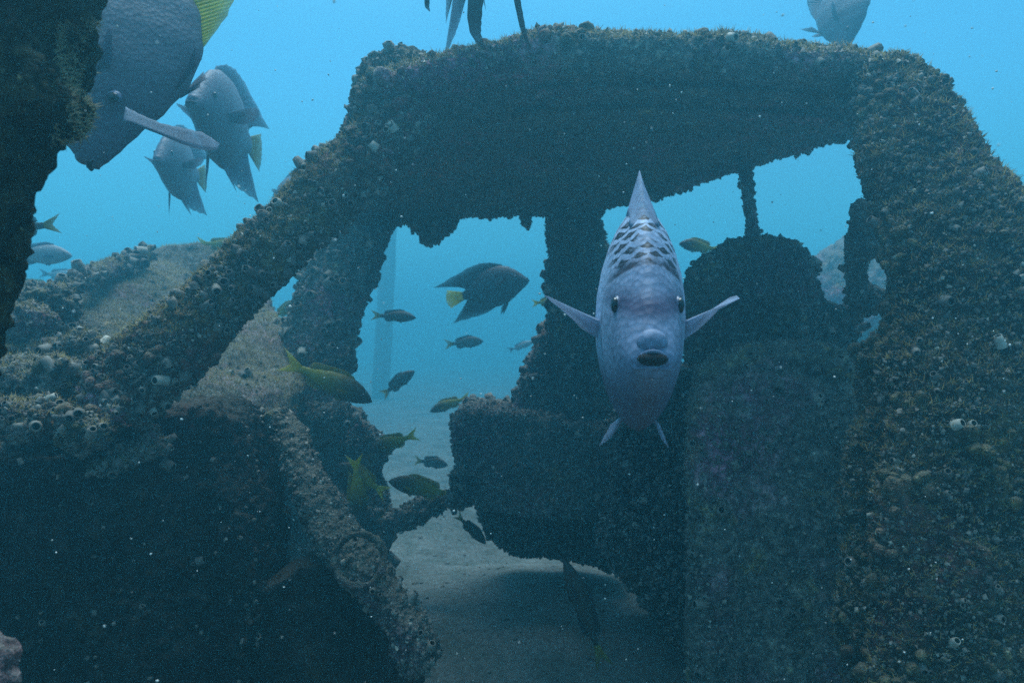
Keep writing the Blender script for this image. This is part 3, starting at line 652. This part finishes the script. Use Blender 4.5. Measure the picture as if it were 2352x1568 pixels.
def fin_mesh(name, base, tip, cols=14, rows=6, thick=0.006, wave=0.0, bend=0.0, swap=False):
    """sheet between a base curve and a tip curve; thin at the tip, real thickness"""
    def samp(C, t):
        x = t * (len(C) - 1); i = min(int(x), len(C) - 2); return Vector(C[i]).lerp(Vector(C[i + 1]), x - i)
    nrm = (Vector(base[-1]) - Vector(base[0])).cross(Vector(tip[len(tip) // 2]) - Vector(base[0])).normalized()
    V, Fc, UV = [], [], []
    for side in (1, -1):
        for j in range(rows + 1):
            for i in range(cols + 1):
                t, s = i / cols, j / rows
                p = samp(base, t).lerp(samp(tip, t), s * (1.0 - 0.05 * (i % 2) * (s > .7)))
                p += nrm * (wave * s * math.sin(t * 9.0) + bend * s * s + side * thick * (1.0 - (0.97 if thick > .05 else 0.8) * s) * 0.5)
                V.append(p); UV.append((s * .6, t) if swap else (t, s))
    n = (rows + 1) * (cols + 1); cw = cols + 1
    for side in (0, 1):
        for j in range(rows):
            for i in range(cols):
                a = side * n + j * cw + i; q = (a, a + 1, a + cw + 1, a + cw); Fc.append(q if side == 0 else q[::-1])
    ring = [i for i in range(cw)] + [j * cw + cols for j in range(1, rows + 1)] + [rows * cw + i for i in range(cols - 1, -1, -1)] + [j * cw for j in range(rows - 1, 0, -1)]
    for a, b in zip(ring, ring[1:] + ring[:1]): Fc.append((a, a + n, b + n, b))
    me = mesh_np(name, V, Fc); me.polygons.foreach_set('use_smooth', [True] * len(Fc))
    ul = me.uv_layers.new(name='UVMap')
    for lp in me.loops: ul.data[lp.index].uv = UV[lp.vertex_index]
    return me

def ball(name, r, sub=2, sc=(1, 1, 1)):
    bm = bmesh.new(); bmesh.ops.create_icosphere(bm, subdivisions=sub, radius=r, matrix=Matrix.Diagonal((*sc, 1)))
    me = bpy.data.meshes.new(name); bm.to_mesh(me); bm.free(); me.polygons.foreach_set('use_smooth', [True] * len(me.polygons)); return me

def eyes(root, P, x, z, r):
    for s in (1, -1):
        u_, l_, w_ = interp(P['up'], x), interp(P['lo'], x), interp(P['wd'], x)
        h = (u_ - l_) / 2; sa = (z - (u_ + l_) / 2) / h; yy = w_ * max(0.05, math.sqrt(max(0, 1 - sa * sa))) ** (1.15 if P is SNAP else 1.28)
        e = link('eye', ball('eye', r, 2, (1, .55, 1)), M['iris'], root); e.location = (-x, s * (yy - r * .22), z)
        pu = link('pupil', ball('pupil', r * .84, 2, (1, .55, 1)), M['eye'], e); pu.location = (r * .25, s * r * .20, r * .08)

def lips(root, P, gape, mat, sc=1.0):
    """swollen upper lip over a drooping open mouth, thin lower lip"""
    n = 24; rings = []
    bm = bmesh.new()
    for i in range(n):
        a = 2 * math.pi * i / n; sn = math.sin(a)
        y, z = 0.036 * sc * math.cos(a), (gape * sn if sn > 0 else gape * 0.35 * sn) - 0.012 * math.cos(a) ** 2
        o = Vector((0, math.cos(a), math.sin(a))); rr = (0.0042 if sn > 0.1 else 0.0085) * sc
        c = Vector((0.010 - 0.014 * abs(math.cos(a)) + (0.006 if sn > 0 else 0.0) * sn, y, z))
        rings.append([bm.verts.new(c + (o * math.cos(b) + Vector((1, 0, 0)) * math.sin(b)) * rr) for b in [2 * math.pi * k / 8 for k in range(8)]])
    for i in range(n):
        for k in range(8): bm.faces.new((rings[i][k], rings[(i + 1) % n][k], rings[(i + 1) % n][(k + 1) % 8], rings[i][(k + 1) % 8]))
    bmesh.ops.create_uvsphere(bm, u_segments=18, v_segments=12, radius=1, matrix=Matrix.Translation((-0.016, 0, 0.022 + gape * .62)) @ Matrix.Diagonal((0.024, 0.034 * sc, 0.030, 1)))
    bmesh.ops.recalc_face_normals(bm, faces=bm.faces)
    me = bpy.data.meshes.new('lips'); bm.to_mesh(me); bm.free(); me.polygons.foreach_set('use_smooth', [True] * len(me.polygons))
    link('lips', me, mat, root)
    g = link('mouth', ball('mouth', 1.0, 2, (0.018, 0.034 * sc, gape * 0.62)), M['mouth'], root); g.location = (0.008, 0, gape * .28)

def make_angel(body_m, fin_m, tail_m, bend=0.0, front=False, long_pelvic=1.0, pect=(0.15, 0.55), anal_m=None):
    r = empty('angelfish', (0, 0, 0))
    PR = HERO if front else ANGEL
    link('body', body_mesh(PR, bend), M[body_m], r)
    bo = lambda x: bend * max(0, x - .35) ** 2
    up = lambda x, e=0: (-x, bo(x), interp(ANGEL['up'], x) - .02 + e); lo = lambda x, e=0: (-x, bo(x), interp(PR['lo'], x) + .02 - e)
    link('dorsal_fin', fin_mesh('dorsal_fin', [up(x) for x in (.30, .42, .55, .68, .80, .93)],
         [(-.34, bo(.34), .335), (-.50, bo(.5), .40), (-.66, bo(.66), .425), (-.84, bo(.84), .40), (-1.42, bo(1.2), .23), (-1.00, bo(1), .15)], 20, 6, 0.075 if front else 0.014), M[fin_m], r)
    link('anal_fin', fin_mesh('anal_fin', [lo(x) for x in (.52, .62, .72, .82, .94)],
         [(-.56, bo(.56), -.27), (-.70, bo(.7), -.32), (-.84, bo(.84), -.34), (-1.24, bo(1.1), -.36), (-.99, bo(1), -.11)], 16, 6, 0.012), M[anal_m or fin_m], r)
    link('tail_fin', fin_mesh('tail_fin', [(-.98, bo(.98), -.05), (-.985, bo(.98), 0), (-.98, bo(.98), .06)],
         [(-1.23, bo(1.1) , -.135), (-1.27, bo(1.12), -.05), (-1.275, bo(1.12), .0), (-1.27, bo(1.12), .06), (-1.23, bo(1.1), .145)], 12, 4, 0.010), M[tail_m], r)
    for s in (1, -1):
        w0 = interp(ANGEL['wd'], .33)
        a, b = pect
        link('pectoral_fin', fin_mesh('pectoral_fin', [(-.30, s * (w0 - .01), .035), (-.315, s * (w0 - .006), .012), (-.325, s * (w0 - .01), -.015)],
             [(-.32, s * (w0 + a * .55), .095 * b / .7), (-.36, s * (w0 + a), .125 * b / .7), (-.44, s * (w0 + a * .95), .11 * b / .7), (-.47, s * (w0 + a * .72), .06 * b / .7), (-.42, s * (w0 + a * .32), .0)], 10, 6, 0.010, wave=.004), M[fin_m], r)
        link('pelvic_fin', fin_mesh('pelvic_fin', [(-.34, s * .035, -.215), (-.355, s * .035, -.225), (-.37, s * .035, -.23)],
             [(-.42, s * .07, -.28 - .05 * long_pelvic), (-.50, s * .10, -.29 - .12 * long_pelvic), (-.46, s * .07, -.285)], 8, 5, 0.010), M[fin_m], r)
    eyes(r, PR, .165, .098, .024)
    lips(r, ANGEL, 0.012 if not front else 0.026, M[body_m])
    return r

def make_snap(body_m, fin_m, tail_m, bend=0.0):
    r = empty('snapper', (0, 0, 0))
    link('body', body_mesh(SNAP, bend, 30, 18), M[body_m], r)
    bo = lambda x: bend * max(0, x - .35) ** 2
    up = lambda x: (-x, bo(x), interp(SNAP['up'], x) - .012); lo = lambda x: (-x, bo(x), interp(SNAP['lo'], x) + .012)
    link('dorsal_fin', fin_mesh('dorsal_fin', [up(x) for x in (.30, .42, .54, .66, .78, .86)], [(-.34, bo(.34), .22), (-.46, bo(.46), .25), (-.58, bo(.58), .235), (-.72, bo(.72), .21), (-.88, bo(.88), .18), (-.92, bo(.92), .09)], 14, 4, .010), M[fin_m], r)
    link('anal_fin', fin_mesh('anal_fin', [lo(x) for x in (.62, .70, .78, .86)], [(-.67, bo(.67), -.16), (-.76, bo(.76), -.18), (-.87, bo(.87), -.15), (-.90, bo(.9), -.08)], 8, 4, .010), M[fin_m], r)
    link('tail_fin', fin_mesh('tail_fin', [(-.98, bo(.98), -.036), (-.985, bo(.98), 0), (-.98, bo(.98), .04)], [(-1.30, bo(1.2), -.17), (-1.20, bo(1.12), -.06), (-1.16, bo(1.12), 0), (-1.20, bo(1.12), .06), (-1.30, bo(1.2), .18)], 12, 4, .010), M[tail_m], r)
    for s in (1, -1):
        w0 = interp(SNAP['wd'], .3)
        link('pectoral_fin', fin_mesh('pectoral_fin', [(-.27, s * (w0 - .01), .0), (-.28, s * (w0 - .008), -.02), (-.285, s * (w0 - .01), -.04)], [(-.43, s * (w0 + .05), .0), (-.46, s * (w0 + .06), -.03), (-.42, s * (w0 + .04), -.06)], 6, 3, .008), M[fin_m], r)
        link('pelvic_fin', fin_mesh('pelvic_fin', [(-.32, s * .02, -.10), (-.35, s * .02, -.11)], [(-.42, s * .04, -.19), (-.46, s * .035, -.16)], 5, 3, .008), M[fin_m], r)
    eyes(r, SNAP, .12, .045, .022)
    return r

def copy_tree(o, parent=None):
    c = o.copy(); COL.objects.link(c); c.parent = parent
    if parent is not None: c.matrix_parent_inverse = o.matrix_parent_inverse
    for ch in o.children: copy_tree(ch, c)
    return c

def pose(r, length, nose, fwd, up=(0, 0, 1)):
    """nose at a world point, body axis fwd"""
    f = Vector(fwd).normalized(); u_ = Vector(up); u_ = (u_ - f * u_.dot(f)).normalized(); l = u_.cross(f)
    m = Matrix((f, l, u_)).transposed().to_4x4()
    r.matrix_world = Matrix.Translation(nose) @ m @ Matrix.Scale(length, 4)

AG = 'angelfish round the wreck'
# --- the big one facing the lens
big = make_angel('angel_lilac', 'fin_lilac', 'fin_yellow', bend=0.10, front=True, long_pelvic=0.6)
tag(big, 'large lilac-grey angelfish facing the viewer head-on with dark scale marks over its nape', 'fish', AG)
pose(big, 0.44, at(1498, 830, 0.70), (-0.10, -1, -0.19), (0.01, 0, 1))

proto = make_angel('angel_blue', 'fin_blue', 'fin_olive')
specs = [
 ('blue-grey angelfish facing left with pointed fins, between the left post and the diagonal pillar', 0.40, (440, 238, 1.70), (0.02, -1, -0.02), (0.05, 0, 1)),
 ('smaller angelfish half hidden behind the pectoral fin of the diving fish', 0.34, (360, 372, 2.1), (0.08, -1, -0.1), (0.0, 0, 1)),
 ('angelfish back just showing above the diagonal pillar', 0.26, (625, 470, 2.9), (-0.75, 0.6, -0.1), (0.1, 0, 1)),
 ('angelfish hanging head-down at the top edge near the right end of the roof', 0.28, (1940, 112, 2.2), (-0.02, -0.35, -1), (0.55, -0.8, 0.1)),
]
dive = make_angel('angel_blue', 'fin_blue', 'fin_yellow', pect=(0.04, 0.1), anal_m='fin_yellow', long_pelvic=-0.25)
tag(dive, 'large dark blue angelfish diving head-down behind the left post, pectoral fin spread', 'fish', AG)
pose(dive, 0.40, at(212, 376, 1.05), (-0.13, -0.22, -1), (-1, -0.25, 0.13))
inv = dive.matrix_world.inverted()
line = [(286, 262, 34), (320, 276, 26), (370, 296, 24), (420, 312, 36), (465, 324, 40), (502, 336, 12)]
link('pectoral_fin', fin_mesh('pectoral_fin', [inv @ at(u - 3, v + w_ / 2, .97) for u, v, w_ in line], [inv @ at(u + 3, v - w_ / 2, .98) for u, v, w_ in line], 18, 4, 0.006, swap=True), M['fin_grey'], dive)
ey = min((c for c in dive.children if c.name.startswith('eye')), key=lambda c: (dive.matrix_world @ c.location).y)
ey.location = inv @ at(264, 222, 1.035)
used = False
for lab, ln, px_, fwd, up_ in specs:
    o = proto if not used else copy_tree(proto); used = True
    tag(o, lab, 'fish', AG); pose(o, ln, at(*px_), fwd, up_)
# fish above the frame whose fins hang into view
top = make_angel('angel_blue', 'fin_blue', 'fin_blue', long_pelvic=0.3)
tag(top, 'angelfish above the picture with only its long dark fins hanging in over the roof', 'fish', AG)
pose(top, 0.36, at(1130, -260, 1.15), (0.25, -1, -0.05), (0.05, 0, 1))
inv = top.matrix_world.inverted()
for nm, line in (('pelvic_fin', [(1100, -130, 30), (1094, -20, 36), (1090, 40, 34), (1092, 75, 26), (1104, 100, 18), (1120, 116, 3)]),
                 ('pelvic_fin', [(1170, -130, 18), (1188, 0, 16), (1200, 60, 14), (1212, 100, 8), (1220, 128, 2)]),
                 ('anal_fin', [(985, -60, 12), (981, 5, 12), (981, 16, 10), (987, 26, 3)])):
    A = [inv @ at(u - w_ / 2, v, 1.17) for u, v, w_ in line]; B = [inv @ at(u + w_ / 2, v + w_ * .15, 1.17) for u, v, w_ in line]
    link(nm, fin_mesh(nm, A, B, 22, 3, 0.010, swap=True), M['fin_dark'], top)
# silhouette in the window opening
win = make_angel('angel_dark', 'fin_dark', 'fin_yellow')
tag(win, 'dark angelfish with yellow tail swimming right inside the window opening', 'fish', AG)
pose(win, 0.275, at(1213, 645, 3.0), (0.97, -0.15, 0.22), (-0.2, 0, 1))

SG = 'small fish round the wreck'
snY = make_snap('snap_yellow', 'fin_olive', 'fin_yellow'); snD = make_snap('snap_dark', 'fin_dark', 'fin_olive'); snP = make_snap('snap_pale', 'fin_blue', 'fin_blue')
snB = make_snap('snap_dark', 'fin_dark', 'fin_olive', bend=0.55)
first = {'Y': [snY, False], 'D': [snD, False], 'P': [snP, False], 'B': [snB, False]}
# label, kind, length in px nose to tail base, nose pixel, distance, screen direction (du, dv), turn to the viewer, up
small = [
 ('brownish slender fish swimming right beside the left far pillar', 'D', 75, (955, 730), 3.0, (1, .06), 0),
 ('small pale olive fish swimming right below the dark angelfish', 'D', 65, (1110, 784), 3.6, (1, -.08), 0),
 ('curved dark fish with its tail hanging down in the window opening', 'B', 72, (952, 852), 3.0, (.75, -.55), 0),
 ('olive-yellow fish with raised tail above the left end of the far seat', 'Y', 72, (988, 945), 2.9, (-1, .38), 0),
 ('yellowish fish half behind the far window pillar', 'Y', 50, (1290, 690), 3.1, (1, -.1), 0),
 ('olive fish with yellow tail between the big angelfish and the headrest', 'Y', 72, (1560, 560), 2.6, (-1, -.15), 0),
 ('dark snapper with a yellow tail facing right under the left far pillar', 'Y', 165, (853, 922), 2.0, (.92, .42), 0),
 ('small round dark fish facing right over the pale sand', 'D', 58, (1028, 1068), 2.9, (1, .1), 0.3),
 ('dark-headed yellow fish facing left over the pale sand', 'Y', 120, (893, 1105), 2.15, (-1, -.22), 0),
 ('yellow fish pointing down beside the steering column', 'Y', 110, (832, 1195), 1.95, (.12, 1), 0),
 ('yellow fish pointing up and left beside the steering column', 'Y', 95, (778, 1065), 2.05, (-.8, -.5), 0),
 ('faint yellow-green fish heading left low in the window opening', 'Y', 85, (850, 1035), 2.1, (-1, .35), 0),
 ('dim dark fish lying over the sand under the far seat', 'D', 70, (1115, 1248), 2.2, (.75, .75), 0),
 ('dark fish nose-up against the shadow with its tail down on the cab sand', 'D', 185, (1296, 1285), 1.58, (-.38, -1), -.1),
 ('tail of a dark fish sticking out from behind the left post', 'D', 130, (-40, 535), 1.7, (-1, .12), 0),
 ('pale blue fish swimming right just above the bonnet at the far left', 'P', 120, (165, 588), 2.6, (1, .02), 0),
 ('hazy olive fish low behind the left post', 'Y', 85, (20, 665), 3.2, (-1, .1), 0),
 ('faint pale fish over the dark bonnet edge', 'P', 70, (185, 637), 4.2, (1, .1), 0),
 ('yellow-tailed fish behind the diagonal pillar over the bonnet', 'Y', 80, (560, 570), 2.7, (1, .12), 0),
 ('yellow fish in the gap between the two front pillars', 'Y', 60, (690, 690), 2.9, (.8, -.5), 0),
 ('faint far fish beside the far seat back', 'P', 45, (1225, 785), 4.6, (1, -.35), 0),
]
for lab, kd, lpx, (u0, v0), y, (du, dv), tv in small:
    src = first[kd]
    o = src[0] if not src[1] else copy_tree(src[0]); src[1] = True
    f = Vector((du, -tv, -dv)).normalized()
    up_ = Vector((0, 0, 1)) if abs(dv) < 0.9 * (abs(du) + .3) else Vector((-1 if dv > 0 else 1, 0, 0.2))
    tag(o, lab, 'fish', SG); pose(o, 1.08 * lpx * y / F / max(.3, math.hypot(f.x, f.z)), at(u0, v0, y), f, up_)
    o.matrix_world = o.matrix_world @ Matrix.Diagonal((1, 1, 0.62 if 'nose-up' in lab else random.uniform(.86, 1.1), 1))

# ------------------------------------------------------------------ drifting specks
n = 650
uu, vv_, yy = RNG.uniform(-100, 2450, n), RNG.uniform(-100, 1660, n), RNG.uniform(0.45, 2.2, n)
pp = np.stack([(uu - 1176) / F * yy, yy, CAMZ + (784 - vv_) / F * yy], 1); pp[:, 2] = np.maximum(pp[:, 2], 0.15)
Vo = np.array([(1, 0, 0), (-1, 0, 0), (0, 1, 0), (0, -1, 0), (0, 0, 1), (0, 0, -1)], float)
To = np.array([(0, 2, 4), (2, 1, 4), (1, 3, 4), (3, 0, 4), (2, 0, 5), (1, 2, 5), (3, 1, 5), (0, 3, 5)])
ss = np.clip(RNG.lognormal(math.log(0.0010), 0.42, n), .0005, .0024) * np.clip(yy, .5, 1.3)
sn = scatter('drifting_particle', clump()[:2], pp, frames(RNG.normal(0, 1, (n, 3)), RNG), np.stack([ss, ss * .8, ss * .7], 1), None, [M['snow']])
tag(sn, 'tiny pale specks drifting in the water everywhere', 'particles')

# ------------------------------------------------------------------ the water itself
bm = bmesh.new(); bmesh.ops.create_cube(bm, size=1, matrix=Matrix.Translation((0, 2, 0.55)) @ Matrix.Diagonal((118, 118, 4.1, 1)))
me = bpy.data.meshes.new('haze'); bm.to_mesh(me); bm.free()
hz = bpy.data.objects.new('haze', me); COL.objects.link(hz)
hm = bpy.data.materials.new('sea_water'); hm.use_nodes = True; ht = hm.node_tree; ht.nodes.clear()
pv = ht.nodes.new('ShaderNodeVolumePrincipled'); pv.inputs['Color'].default_value = (0.19, 0.67, 0.80, 1); pv.inputs['Density'].default_value = 0.16
pv.inputs['Absorption Color'].default_value = (0, 0, 0, 1); pv.inputs['Anisotropy'].default_value = 0.66
ho = ht.nodes.new('ShaderNodeOutputMaterial'); ht.links.new(pv.outputs[0], ho.inputs['Volume'])
me.materials.append(hm); tag(hz, 'blue-green sea water filling the whole scene', 'water', kind='stuff')
